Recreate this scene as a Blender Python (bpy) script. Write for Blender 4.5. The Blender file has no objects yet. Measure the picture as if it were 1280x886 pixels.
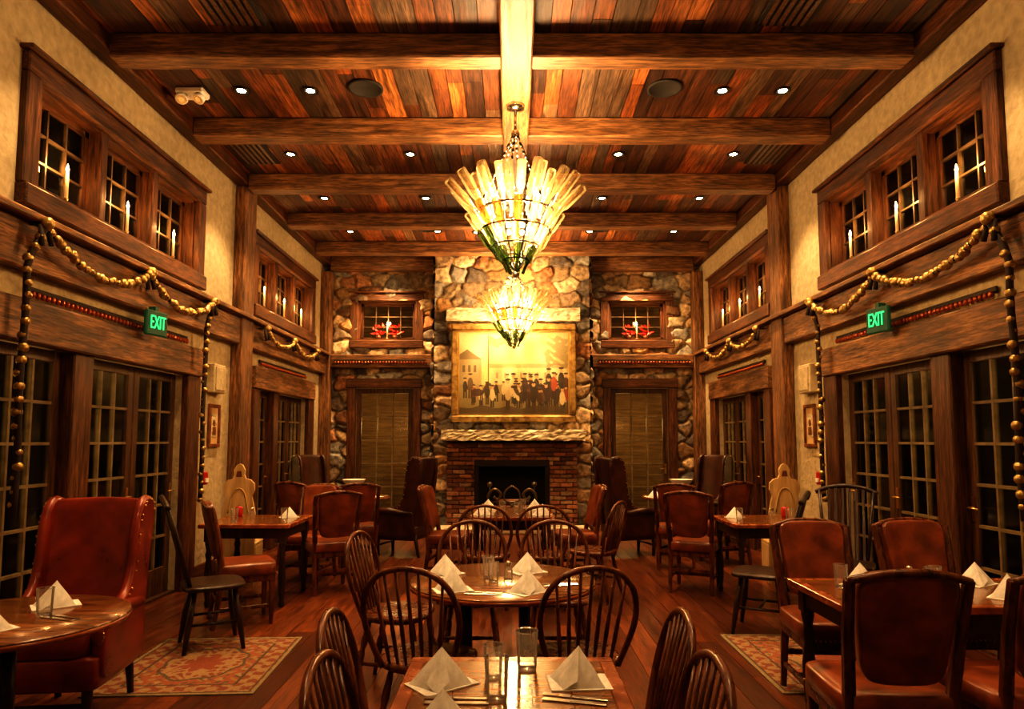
import bpy, math, random
import numpy as np
from mathutils import Matrix, Vector, Euler
random.seed(7); rng=np.random.RandomState(5)
S=bpy.context.scene
pi=math.pi
# ------------------------------------------------------------------ builder
class MB:
    def __init__(s): s.v=[];s.f=[];s.mi=[];s.sm=[];s.c=[];s.T=Matrix()
    def add(s,vs,fs,mat=0,smooth=False,col=(1,1,1)):
        o=len(s.v); T=s.T; fl=T.to_3x3().determinant()<0
        for p in vs: s.v.append(tuple(T@Vector(p)))
        for f in fs:
            g=[i+o for i in f]
            if fl: g.reverse()
            s.f.append(g); s.mi.append(mat); s.sm.append(smooth); s.c.append(col)
    def box(s,c,d,mat=0,rot=None,bevel=0,col=(1,1,1),taper=1.0):
        hx,hy,hz=d[0]/2,d[1]/2,d[2]/2
        R=Euler(rot).to_matrix() if rot else Matrix.Identity(3)
        C=Vector(c)
        if bevel<=0:
            vs=[(sx*hx*(taper if sz<0 else 1),sy*hy*(taper if sz<0 else 1),sz*hz) for sz in(-1,1) for sy in(-1,1) for sx in(-1,1)]
            fs=[(0,2,3,1),(4,5,7,6),(0,1,5,4),(2,6,7,3),(0,4,6,2),(1,3,7,5)]
        else:
            b=min(bevel,hx*.9,hy*.9,hz*.9); vs=[]; idx={}
            for sx in(-1,1):
                for sy in(-1,1):
                    for sz in(-1,1):
                        t=(taper if sz<0 else 1)
                        for a in range(3):
                            p=[sx*(hx*t-b),sy*(hy*t-b),sz*(hz-b)]
                            p[a]+= (sx,sy,sz)[a]*b
                            idx[(sx,sy,sz,a)]=len(vs); vs.append(tuple(p))
            fs=[]
            def k(a,sa,b_,sb,c_,sc,ax):
                q=[0,0,0]; q[a]=sa;q[b_]=sb;q[c_]=sc
                return idx[(q[0],q[1],q[2],ax)]
            for a in range(3):
                b1,c1=(a+1)%3,(a+2)%3
                for sa in(-1,1):
                    q=[k(a,sa,b1,x,c1,y,a) for x,y in((-1,-1),(1,-1),(1,1),(-1,1))]
                    if sa<0:q.reverse()
                    fs.append(q)
                for sb in(-1,1):
                    for sc in(-1,1):
                        q=[k(a,-1,b1,sb,c1,sc,b1),k(a,1,b1,sb,c1,sc,b1),k(a,1,b1,sb,c1,sc,c1),k(a,-1,b1,sb,c1,sc,c1)]
                        if sb*sc<0:q.reverse()
                        fs.append(q)
            for sx in(-1,1):
                for sy in(-1,1):
                    for sz in(-1,1):
                        q=[idx[(sx,sy,sz,0)],idx[(sx,sy,sz,1)],idx[(sx,sy,sz,2)]]
                        if sx*sy*sz<0:q.reverse()
                        fs.append(q)
        s.add([tuple(C+R@Vector(p)) for p in vs],fs,mat,False,col)
    def bb(s,x0,x1,y0,y1,z0,z1,mat=0,bevel=0,col=(1,1,1)):
        s.box(((x0+x1)/2,(y0+y1)/2,(z0+z1)/2),(x1-x0,y1-y0,z1-z0),mat,None,bevel,col)
    def tube(s,pts,r,n=8,mat=0,smooth=True,closed=False,col=(1,1,1),cap=True):
        P=[Vector(p) for p in pts]; N=len(P)
        if not isinstance(r,(list,tuple)): r=[r]*N
        tan=[]
        for i in range(N):
            if closed: t=P[(i+1)%N]-P[i-1]
            else: t=P[min(i+1,N-1)]-P[max(i-1,0)]
            if t.length<1e-9:t=Vector((0,0,1))
            tan.append(t.normalized())
        up=Vector((0,0,1)) if abs(tan[0].z)<.9 else Vector((1,0,0))
        u=tan[0].cross(up).normalized(); vs=[]
        for i in range(N):
            if i: 
                u=(u-tan[i]*u.dot(tan[i]))
                if u.length<1e-6:u=tan[i].orthogonal()
                u.normalize()
            w=tan[i].cross(u)
            for k in range(n):
                a=2*pi*k/n
                vs.append(tuple(P[i]+(u*math.cos(a)+w*math.sin(a))*r[i]))
        fs=[]
        for i in range(N if closed else N-1):
            j=(i+1)%N
            for k in range(n):
                k2=(k+1)%n
                fs.append((i*n+k,i*n+k2,j*n+k2,j*n+k))
        if cap and not closed:
            fs.append(tuple(range(n-1,-1,-1))); fs.append(tuple((N-1)*n+k for k in range(n)))
        s.add(vs,fs,mat,smooth,col)
    def cyl(s,a,b,r0,r1=None,n=10,mat=0,smooth=True,col=(1,1,1)):
        s.tube([a,b],[r0,r1 if r1 is not None else r0],n,mat,smooth,False,col)
    def lathe(s,prof,n=12,mat=0,at=(0,0,0),R=None,smooth=True,col=(1,1,1),cap0=True,cap1=True):
        vs=[];fs=[];A=Vector(at)
        for r,z in prof:
            for k in range(n):
                a=2*pi*k/n; p=Vector((r*math.cos(a),r*math.sin(a),z))
                if R is not None:p=R@p
                vs.append(tuple(A+p))
        for i in range(len(prof)-1):
            for k in range(n):
                k2=(k+1)%n
                fs.append((i*n+k,i*n+k2,(i+1)*n+k2,(i+1)*n+k))
        if cap0 and prof[0][0]>1e-4: fs.append(tuple(range(n-1,-1,-1)))
        if cap1 and prof[-1][0]>1e-4: fs.append(tuple((len(prof)-1)*n+k for k in range(n)))
        s.add(vs,fs,mat,smooth,col)
    def sphere(s,c,r,n=10,mat=0,sc=(1,1,1),col=(1,1,1)):
        m=max(4,n//2+1); vs=[(c[0],c[1],c[2]-r*sc[2])]
        for i in range(1,m):
            t=-pi/2+pi*i/m
            for k in range(n):
                a=2*pi*k/n
                vs.append((c[0]+r*sc[0]*math.cos(t)*math.cos(a),c[1]+r*sc[1]*math.cos(t)*math.sin(a),c[2]+r*sc[2]*math.sin(t)))
        vs.append((c[0],c[1],c[2]+r*sc[2])); fs=[]
        for k in range(n): fs.append((0,1+(k+1)%n,1+k))
        for i in range(m-2):
            for k in range(n):
                fs.append((1+i*n+k,1+i*n+(k+1)%n,1+(i+1)*n+(k+1)%n,1+(i+1)*n+k))
        l=len(vs)-1;b=1+(m-2)*n
        for k in range(n): fs.append((b+k,b+(k+1)%n,l))
        s.add(vs,fs,mat,True,col)
    def pad(s,c,d,e=.35,mat=0,rot=None,n=28,m=14,fn=None):
        R=Euler(rot).to_matrix() if rot else Matrix.Identity(3)
        C=Vector(c); q=lambda x:math.copysign(abs(x)**e,x); vs=[];fs=[]
        for i in range(m+1):
            t=-pi/2+pi*i/m
            for k in range(n):
                a=2*pi*k/n
                p=Vector((d[0]/2*q(math.cos(t))*q(math.cos(a)),d[1]/2*q(math.cos(t))*q(math.sin(a)),d[2]/2*q(math.sin(t))))
                if fn:p=fn(p)
                vs.append(tuple(C+R@p))
        for i in range(m):
            for k in range(n):
                fs.append((i*n+k,i*n+(k+1)%n,(i+1)*n+(k+1)%n,(i+1)*n+k))
        s.add(vs,fs,mat,True)
    def prism(s,pts,th,Mx,mat=0,smooth=False,col=(1,1,1)):
        n=len(pts)
        vs=[tuple(Mx@Vector((p[0],p[1],-th/2))) for p in pts]+[tuple(Mx@Vector((p[0],p[1],th/2))) for p in pts]
        fs=[tuple(range(n-1,-1,-1)),tuple(range(n,2*n))]+[(i,(i+1)%n,n+(i+1)%n,n+i) for i in range(n)]
        s.add(vs,fs,mat,smooth,col)
    def mesh(s,name,mats):
        me=bpy.data.meshes.new(name); me.from_pydata(s.v,[],s.f)
        for m in mats: me.materials.append(m)
        me.polygons.foreach_set('material_index',s.mi)
        me.polygons.foreach_set('use_smooth',s.sm)
        at=me.color_attributes.new('Col','FLOAT_COLOR','CORNER')
        buf=[]
        for f,c in zip(s.f,s.c):
            buf.extend((c[0],c[1],c[2],1.0)*len(f))
        at.data.foreach_set('color',buf)
        me.update(); return me
    def obj(s,name,mats):
        o=bpy.data.objects.new(name,s.mesh(name,mats)); S.collection.objects.link(o); return o
def inst(me,name,loc,rz=0,sc=1):
    o=bpy.data.objects.new(name,me); o.location=loc; o.rotation_euler=(0,0,rz)
    o.scale=(sc,sc,sc) if not isinstance(sc,tuple) else sc
    S.collection.objects.link(o); return o
def smooth_path(P,k=5):
    P=[Vector(p) for p in P]; out=[]
    for i in range(len(P)-1):
        a=P[max(i-1,0)];b=P[i];c=P[i+1];d=P[min(i+2,len(P)-1)]
        for j in range(k):
            t=j/k
            out.append(.5*((2*b)+(-a+c)*t+(2*a-5*b+4*c-d)*t*t+(-a+3*b-3*c+d)*t**3))
    out.append(P[-1]); return out
# ------------------------------------------------------------------ materials
def base(name,rough=.5,metal=0,color=(.5,.5,.5)):
    m=bpy.data.materials.new(name); m.use_nodes=True
    nt=m.node_tree; b=nt.nodes['Principled BSDF']
    b.inputs['Base Color'].default_value=(*color,1)
    b.inputs['Roughness'].default_value=rough; b.inputs['Metallic'].default_value=metal
    return m,nt.nodes,nt.links,b
def noisy(name,c1,c2,scale=(1,1,1),ns=4,rough=.5,bump=.2,attr=False,metal=0,detail=6,dist=.3,contrast=(.3,.7),rvar=.15,bdist=.01,coat=0,streak=0,patch=0):
    m,N,L,b=base(name,rough,metal)
    tc=N.new('ShaderNodeTexCoord'); mp=N.new('ShaderNodeMapping'); mp.inputs['Scale'].default_value=scale
    L.new(tc.outputs['Object'],mp.inputs['Vector'])
    n=N.new('ShaderNodeTexNoise'); n.inputs['Scale'].default_value=ns; n.inputs['Detail'].default_value=detail; n.inputs['Distortion'].default_value=dist
    L.new(mp.outputs['Vector'],n.inputs['Vector'])
    r=N.new('ShaderNodeValToRGB'); r.color_ramp.elements[0].position=contrast[0]; r.color_ramp.elements[1].position=contrast[1]
    r.color_ramp.elements[0].color=(*c1,1); r.color_ramp.elements[1].color=(*c2,1)
    L.new(n.outputs['Fac'],r.inputs['Fac'])
    out=r.outputs['Color']
    def mul(o,fac):
        mx=N.new('ShaderNodeMixRGB'); mx.blend_type='MULTIPLY'; mx.inputs['Fac'].default_value=1
        L.new(o,mx.inputs['Color1']); L.new(fac,mx.inputs['Color2']); return mx.outputs['Color']
    if streak:
        n2=N.new('ShaderNodeTexNoise'); n2.inputs['Scale'].default_value=ns*3.7; n2.inputs['Detail'].default_value=4
        L.new(mp.outputs['Vector'],n2.inputs['Vector'])
        q=N.new('ShaderNodeMapRange'); q.inputs['From Min'].default_value=.35; q.inputs['From Max'].default_value=.6; q.inputs['To Min'].default_value=1-streak; q.inputs['To Max'].default_value=1.15
        L.new(n2.outputs['Fac'],q.inputs['Value']); out=mul(out,q.outputs['Result'])
    if patch:
        n3=N.new('ShaderNodeTexNoise'); n3.inputs['Scale'].default_value=1.7; n3.inputs['Detail'].default_value=3
        L.new(tc.outputs['Object'],n3.inputs['Vector'])
        q=N.new('ShaderNodeMapRange'); q.inputs['From Min'].default_value=.35; q.inputs['From Max'].default_value=.65; q.inputs['To Min'].default_value=1-patch; q.inputs['To Max'].default_value=1+patch*.4
        L.new(n3.outputs['Fac'],q.inputs['Value']); out=mul(out,q.outputs['Result'])
    if attr:
        a=N.new('ShaderNodeAttribute'); a.attribute_name='Col'; out=mul(out,a.outputs['Color'])
    L.new(out,b.inputs['Base Color'])
    mr=N.new('ShaderNodeMapRange'); mr.inputs['To Min'].default_value=max(.03,rough-rvar); mr.inputs['To Max'].default_value=min(1,rough+rvar)
    L.new(n.outputs['Fac'],mr.inputs['Value']); L.new(mr.outputs['Result'],b.inputs['Roughness'])
    if bump>0:
        bp=N.new('ShaderNodeBump'); bp.inputs['Strength'].default_value=bump; bp.inputs['Distance'].default_value=bdist
        L.new(n.outputs['Fac'],bp.inputs['Height']); L.new(bp.outputs['Normal'],b.inputs['Normal'])
    if coat: b.inputs['Coat Weight'].default_value=coat; b.inputs['Coat Roughness'].default_value=.12
    return m
def emis(name,color,st):
    m,N,L,b=base(name,.5,0,(0.0,0.0,0.0))
    b.inputs['Emission Color'].default_value=(*color,1); b.inputs['Emission Strength'].default_value=st
    return m
def thinglass(name,tint,diff=.12,ior=1.5,rough=.05,dcol=None):
    m=bpy.data.materials.new(name); m.use_nodes=True; N=m.node_tree.nodes; L=m.node_tree.links
    for n in list(N): 
        if n.type!='OUTPUT_MATERIAL': N.remove(n)
    out=[n for n in N if n.type=='OUTPUT_MATERIAL'][0]
    t=N.new('ShaderNodeBsdfTransparent'); t.inputs['Color'].default_value=(*tint,1)
    g=N.new('ShaderNodeBsdfGlossy'); g.inputs['Roughness'].default_value=rough
    f=N.new('ShaderNodeFresnel'); f.inputs['IOR'].default_value=ior
    mx=N.new('ShaderNodeMixShader'); L.new(f.outputs[0],mx.inputs[0]); L.new(t.outputs[0],mx.inputs[1]); L.new(g.outputs[0],mx.inputs[2])
    if diff>0:
        d=N.new('ShaderNodeBsdfTranslucent'); d.inputs['Color'].default_value=(*(dcol or tint),1)
        m2=N.new('ShaderNodeMixShader'); m2.inputs[0].default_value=diff
        L.new(mx.outputs[0],m2.inputs[1]); L.new(d.outputs[0],m2.inputs[2]); L.new(m2.outputs[0],out.inputs['Surface'])
    else: L.new(mx.outputs[0],out.inputs['Surface'])
    return m
bA,bB=(.065,.028,.010),(.38,.185,.072)
TK=dict(streak=.55,patch=.35)
WX=noisy('timber_x',bA,bB,(1.2,14,14),2.2,.55,.6,**TK)
WY=noisy('timber_y',bA,bB,(14,1.2,14),2.2,.55,.6,**TK)
WZ=noisy('timber_z',bA,bB,(14,14,1.2),2.2,.55,.6,**TK)
cA,cB=(.045,.016,.006),(.21,.080,.027)
CX=noisy('casing_x',cA,cB,(1.2,14,14),2.2,.45,.5,**TK)
CY=noisy('casing_y',cA,cB,(14,1.2,14),2.2,.45,.5,**TK)
CZ=noisy('casing_z',cA,cB,(14,14,1.2),2.2,.45,.5,**TK)
DZ=noisy('door_wood',(.03,.014,.006),(.14,.065,.026),(14,14,1.2),2,.4,.3,streak=.3)
MUN=noisy('door_muntin_wood',(.12,.085,.04),(.26,.19,.095),(3,3,3),4,.45,.1)
WMUN=noisy('window_muntin_wood',(.04,.024,.012),(.11,.065,.03),(3,3,3),4,.45,.1)
CASE=noisy('casing_wood',(.07,.022,.008),(.26,.09,.028),(6,6,6),2.2,.45,.4)
CEIL=noisy('ceiling_planks',(.24,.22,.21),(1.2,1.12,1.0),(12,.8,12),2.2,.6,.5,attr=True,streak=.6,patch=.4)
FLOOR=noisy('floor_planks',(.40,.38,.36),(1.15,1.1,1.0),(9,.8,9),2.2,.33,.2,attr=True,rvar=.1,coat=.25,streak=.35)
PLAST=noisy('plaster',(.38,.31,.19),(.54,.45,.28),(1,1,1),14,.85,.7,detail=12,bdist=.02,patch=.08)
STONE=noisy('fieldstone',(.38,.38,.40),(1.45,1.38,1.28),(1,1,1),14,.75,.8,attr=True,detail=10,bdist=.03)
BRICK=noisy('brick',(.6,.6,.6),(1.3,1.2,1.15),(1,1,1),22,.85,.6,attr=True)
MORT=noisy('mortar',(.12,.09,.06),(.25,.19,.13),(1,1,1),20,.9,.5)
SLAB=noisy('mantel_stone',(.30,.24,.15),(.78,.70,.50),(1,1,3),9,.8,.8,detail=10,bdist=.03)
BLK,_,_,_b=base('black_iron',.35,.8,(.05,.042,.035))
IRON,_,_,_b=base('wrought_iron',.4,.9,(.16,.12,.08))
SOOT,_,_,_b=base('soot',.8,0,(.02,.016,.012))
PGL=thinglass('window_pane',(.85,.85,.74),0,1.55,.05)
CHAIRW=noisy('chair_dark_wood',(.04,.013,.005),(.19,.06,.02),(12,12,2),2,.28,.15,rvar=.08)
BLKW=noisy('blackened_wood',(.012,.006,.004),(.05,.022,.010),(12,12,2),2,.35,.15)
TABW=noisy('table_wood',(.07,.026,.009),(.30,.12,.035),(2,14,2),2,.22,.1,rvar=.06,coat=.5,streak=.35)
TABE=noisy('table_edge_wood',(.16,.04,.01),(.34,.1,.025),(3,3,3),4,.25,.1)
LEATH=noisy('oxblood_leather',(.085,.011,.006),(.31,.042,.016),(1,1,1),6,.30,.25,rvar=.1,bdist=.006,coat=.35,contrast=(.25,.75))
LEATHB=noisy('brown_leather',(.09,.023,.009),(.31,.080,.026),(1,1,1),8,.32,.25,rvar=.1,bdist=.006,coat=.2)
LEATHD=noisy('dark_leather',(.022,.008,.004),(.075,.022,.009),(1,1,1),8,.35,.25,rvar=.1,bdist=.006)
BRASS,_,_,_b=base('aged_brass',.3,1,(.62,.42,.16))
BELL=noisy('sleigh_bell_brass',(.26,.16,.05),(.66,.50,.22),(1,1,1),30,.35,.1,metal=.85)
COPPER,_,_,_b=base('copper_bell',.3,.8,(.42,.12,.05))
ROPE,_,_,_b=base('strap_leather',.7,0,(.03,.015,.008))
CLOTH=noisy('linen',(.60,.58,.53),(.80,.78,.73),(1,1,1),40,.85,.15)
CHROME,_,_,_b=base('polished_steel',.18,1,(.7,.68,.62))
WAX,_,_,_b=base('ivory_wax',.5,0,(.70,.55,.32)); _b.inputs['Emission Color'].default_value=(1,.45,.12,1); _b.inputs['Emission Strength'].default_value=.25
FLAME=emis('candle_flame',(1,.62,.20),45)
BULB=emis('warm_bulb',(1,.74,.38),70)
DISC=emis('downlight_lens',(1,.72,.38),40)
GREEN=emis('exit_green',(.05,1,.28),.9)
LITWIN=emis('lit_window_glow',(1,.62,.25),12)  # emission for the panes of the lit windows outside
SIGNB,_,_,_b=base('sign_housing',.5,0,(.008,.03,.015)); _b.inputs['Emission Color'].default_value=(.01,.35,.1,1); _b.inputs['Emission Strength'].default_value=.06
WHITE,_,_,_b=base('white_paint',.5,0,(.80,.76,.68))
REDP,_,_,_b=base('red_enamel',.35,0,(.42,.015,.01))
CG=thinglass('chandelier_clear_glass',(.95,.90,.78),.07,1.75,.08,(1,.80,.50))
CG2=thinglass('chandelier_green_glass',(.26,.34,.17),.03,1.6,.08)
CG3=thinglass('chandelier_amber_glass',(.80,.52,.24),.05,1.6,.08)
TG=thinglass('tumbler_glass',(.99,.99,.98),.09,1.4,.03,(1,.95,.85))
PALE=noisy('pale_carved_wood',(.42,.27,.11),(.72,.52,.26),(8,8,1),2.5,.5,.25)
GOLD=noisy('gilt_frame',(.16,.09,.03),(.48,.32,.11),(1,1,1),12,.4,.3,metal=.5)
SID=noisy('porch_siding',(.12,.07,.03),(.34,.21,.09),(1,1,12),2,.7,.3)
PAVE=noisy('porch_paving',(.05,.045,.035),(.16,.14,.10),(1,1,1),5,.8,.3)
def attrmat(name,rough):
    m,N,L,b=base(name,rough); a=N.new('ShaderNodeAttribute'); a.attribute_name='Col'
    n=N.new('ShaderNodeTexNoise'); n.inputs['Scale'].default_value=60
    r=N.new('ShaderNodeMapRange'); r.inputs['To Min'].default_value=.75; r.inputs['To Max'].default_value=1.25
    L.new(n.outputs['Fac'],r.inputs['Value'])
    mx=N.new('ShaderNodeMixRGB'); mx.blend_type='MULTIPLY'; mx.inputs['Fac'].default_value=1
    L.new(a.outputs['Color'],mx.inputs['Color1']); L.new(r.outputs['Result'],mx.inputs['Color2']); L.new(mx.outputs['Color'],b.inputs['Base Color'])
    return m
PAINT=attrmat('oil_painting',.45); RUGM=attrmat('rug_wool',.95)
# ------------------------------------------------------------------ dims
HW=3.35; YF=12.0; YB=-2.2; ZC=4.72
ML=Matrix(((0,-1,0,-HW),(1,0,0,0),(0,0,1,0),(0,0,0,1)))
MR=Matrix(((0,1,0,HW),(1,0,0,0),(0,0,1,0),(0,0,0,1)))
MF=Matrix(((1,0,0,0),(0,1,0,YF),(0,0,1,0),(0,0,0,1)))
UPW=[(4.61,7.02),(8.72,11.12)]; UZ=(3.24,4.02)
DOORS=[(4.30,6.88),(8.85,11.0)]; DZT=2.18
def wall(name,Mx,x0,x1,holes,mat,th=.3):
    b=MB(); b.T=Mx
    xs=sorted({x0,x1}|{h[0] for h in holes}|{h[1] for h in holes}); zs=sorted({0,ZC+.1}|{h[2] for h in holes}|{h[3] for h in holes})
    for i in range(len(xs)-1):
        for j in range(len(zs)-1):
            cx=(xs[i]+xs[i+1])/2; cz=(zs[j]+zs[j+1])/2
            if any(h[0]<cx<h[1] and h[2]<cz<h[3] for h in holes): continue
            b.bb(xs[i],xs[i+1],0,th,zs[j],zs[j+1])
    return b.obj(name,[mat])
H=[(a,c,UZ[0],UZ[1]) for a,c in UPW]+[(a,c,0,DZT) for a,c in DOORS]
wall('wall_left',ML,YB,YF,H,PLAST); wall('wall_right',MR,YB,YF,H,PLAST)
wall('wall_back',Matrix(((1,0,0,0),(0,-1,0,YB),(0,0,1,0),(0,0,0,1))),-HW-.3,HW+.3,[],PLAST)
def planks(name,z0,z1,w,cols,mat,y0,y1,sd,lmin,lmax):
    r=random.Random(sd); b=MB(); x=-HW-.1
    while x<HW+.1:
        ww=w*r.uniform(.8,1.25); y=y0-r.uniform(0,lmax)
        while y<y1:
            l=r.uniform(lmin,lmax); c=r.choice(cols); k=r.uniform(.6,1.2)
            b.bb(x+.003,x+ww-.003,max(y,y0)+.001,min(y+l,y1)-.001,z0+r.uniform(0,.006),z1,0,0,tuple(q*k for q in c)) if y+l>y0+.02 else None
            y+=l
        x+=ww
    b.bb(-HW-.3,HW+.3,y0,y1,z1,z1+.06,0,0,(.05,.03,.02))
    return b.obj(name,[mat])
planks('ceiling',ZC,ZC+.04,.15,[(.38,.135,.038),(.22,.078,.024),(.50,.20,.06),(.10,.042,.019),(.24,.14,.075),(.13,.05,.02),(.40,.13,.034),(.17,.062,.024),(.16,.10,.06)],CEIL,YB,YF,3,1.2,3.2)
b=MB(); r=random.Random(11); x=-HW-.05
while x<HW+.05:
    ww=.16*r.uniform(.8,1.3); y=YB-r.uniform(0,2)
    while y<YF:
        l=r.uniform(1.2,3); k=r.uniform(.6,1.2); c=r.choice([(.17,.048,.016),(.23,.066,.020),(.12,.036,.013),(.20,.062,.022)])
        if y+l>YB+.02: b.bb(x+.0015,x+ww-.0015,max(y,YB)+.001,min(y+l,YF)-.001,-.04,0,0,0,tuple(q*k for q in c))
        y+=l
    x+=ww
b.bb(-HW-.3,HW+.3,YB,YF+.1,-.1,-.045,0,0,(.03,.02,.01)); b.obj('floor',[FLOOR])
# ------------------------------------------------------------------ stone
PAL=np.array([(.34,.25,.15),(.50,.38,.23),(.24,.18,.12),(.15,.125,.10),(.42,.26,.12),(.62,.50,.33),(.30,.155,.075),(.24,.23,.20),(.36,.34,.29)])
def stone(name,O,U,V,Nn,W,Hh,holes,seed,res=.02):
    rs=np.random.RandomState(seed); O,U,V,Nn=[np.array(q,float) for q in(O,U,V,Nn)]
    nu=max(3,int(W/res)); nv=int(Hh/res)
    us=np.linspace(0,W,nu); vs=np.linspace(0,Hh,nv); UU,VV=np.meshgrid(us,vs)
    seeds=[]; z=-.1
    while z<Hh+.2:
        x=-.3+rs.rand()*.2
        hh=.14+rs.rand()*.13
        while x<W+.3:
            seeds.append((x+rs.uniform(-.06,.06),z+rs.uniform(-.07,.07))); x+=rs.uniform(.15,.48)
        z+=hh
    sd=np.array(seeds); cc=PAL[rs.randint(0,len(PAL),len(sd))]*rs.uniform(.5,1.35,(len(sd),1)); off=rs.uniform(0,.045,len(sd))
    tlt=rs.uniform(-.15,.15,(len(sd),2))
    wu=UU+.02*np.sin(VV*23+UU*9); wv=VV+.015*np.sin(UU*19+VV*7)
    P=np.stack([wu.ravel()/1.45,wv.ravel()],1); A=sd.copy(); A[:,0]/=1.45
    f1=np.full(len(P),9.);f2=np.full(len(P),9.);idx=np.zeros(len(P),int)
    for i,a in enumerate(A):
        d=np.maximum(np.abs(P-a).max(1)*1.06,np.sqrt(((P-a)**2).sum(1)))
        c=d<f1; f2=np.where(c,f1,np.minimum(f2,d)); idx=np.where(c,i,idx); f1=np.where(c,d,f1)
    e=np.clip((f2-f1)/.06,0,1); e=e*e*(3-2*e); m=np.clip((f2-f1)/.022,0,1)
    h=e*(.030+off[idx]+((P-A[idx])*tlt[idx]).sum(1))+rs.uniform(-.003,.003,len(P))*m
    col=cc[idx]*m[:,None]+(1-m[:,None])*np.array((.14,.11,.07))
    pos=O+UU.ravel()[:,None]*U+VV.ravel()[:,None]*V+h[:,None]*Nn
    fs=[];cr=np.dot(np.cross(U,V),Nn)
    for j in range(nv-1):
        cv=(vs[j]+vs[j+1])/2
        for i in range(nu-1):
            cu=(us[i]+us[i+1])/2
            if any(a<cu<b_ and c<cv<d for a,b_,c,d in holes): continue
            q=(j*nu+i,j*nu+i+1,(j+1)*nu+i+1,(j+1)*nu+i)
            fs.append(q if cr>0 else q[::-1])
    me=bpy.data.meshes.new(name); me.from_pydata(pos.tolist(),[],fs)
    at=me.color_attributes.new('Col','FLOAT_COLOR','POINT')
    at.data.foreach_set('color',np.concatenate([col,np.ones((len(P),1))],1).astype(np.float32).ravel())
    me.materials.append(STONE); me.polygons.foreach_set('use_smooth',[True]*len(me.polygons)); me.update()
    o=bpy.data.objects.new(name,me); S.collection.objects.link(o); return o
FWX=(1.71,2.74); FWZ=(3.26,3.97); FDX=(1.74,2.76); FDZ=2.42
fh=[]
for sg in(-1,1):
    for (a,c),(z0,z1) in((FWX,FWZ),(FDX,(0,FDZ))):
        x0,x1=sorted((sg*a,sg*c)); fh.append((x0+HW,x1+HW,z0-.01,z1))
stone('wall_far',(-HW,YF,0),(1,0,0),(0,0,1),(0,-1,0),2*HW,ZC,fh,4)
YC=11.5
root=stone('chimney_breast',(-1.32,YC,0),(1,0,0),(0,0,1),(0,-1,0),2.64,ZC,[(.30,2.34,0,1.5)],9)
for sg in(-1,1):
    q=stone('breast_side',(sg*1.32,YC,0),(0,1,0),(0,0,1),(sg,0,0),.5,ZC,[],20+sg); q.parent=root
# ------------------------------------------------------------------ beams
def one(name,x0,x1,y0,y1,z0,z1,mat,bev=.012):
    b=MB(); cx,cy,cz=(x0+x1)/2,(y0+y1)/2,(z0+z1)/2
    b.box((0,0,0),(x1-x0,y1-y0,z1-z0),0,None,bev); o=b.obj(name,[mat]); o.location=(cx,cy,cz); return o
for y in (-1.7,-.3,1.05,2.45,3.85,5.25,6.67,8.1,9.52,10.92): one('ceiling_beam',-HW+.16,HW-.16,y-.1,y+.1,4.52,ZC,WX)
one('ceiling_beam',-HW+.16,HW-.16,11.74,11.93,4.48,ZC,WX)
one('ceiling_beam',-.09,.16,YB,YC-.08,4.47,ZC,WY)
for sg in(-1,1):
    x=sorted((sg*HW,sg*(HW-.16))); one('ceiling_beam',x[0],x[1],YB,11.93,4.58,ZC,CY)
    x=sorted((sg*HW,sg*(HW-.14)))
    for y in (-.4,3.45,8.03): one('timber_post',x[0],x[1],y,y+.34,0,4.58,WZ)
    x=sorted((sg*HW,sg*(HW-.18))); one('timber_post',x[0],x[1],11.74,11.93,0,4.46,WZ)
    x=sorted((sg*HW,sg*(HW-.11)))
    one('trim_band',x[0],x[1],YB,11.74,2.64,2.96,WY)
    x=sorted((sg*HW,sg*(HW-.2))); one('trim_ledge',x[0],x[1],YB,11.74,2.96,3.01,WY,.008)
    x=sorted((sg*1.38,sg*(HW-.18))); one('trim_band_far',x[0],x[1],11.78,11.93,2.76,2.99,WX)
    for i,(a,c) in enumerate(((YB,4.0),(7.17,8.02),(8.38,8.62),(11.28,11.73))):
        x=sorted((sg*HW,sg*(HW-.03))); one('baseboard_'+('left' if sg<0 else 'right'),x[0],x[1],a,c,0,.18,CY,.005)
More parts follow.
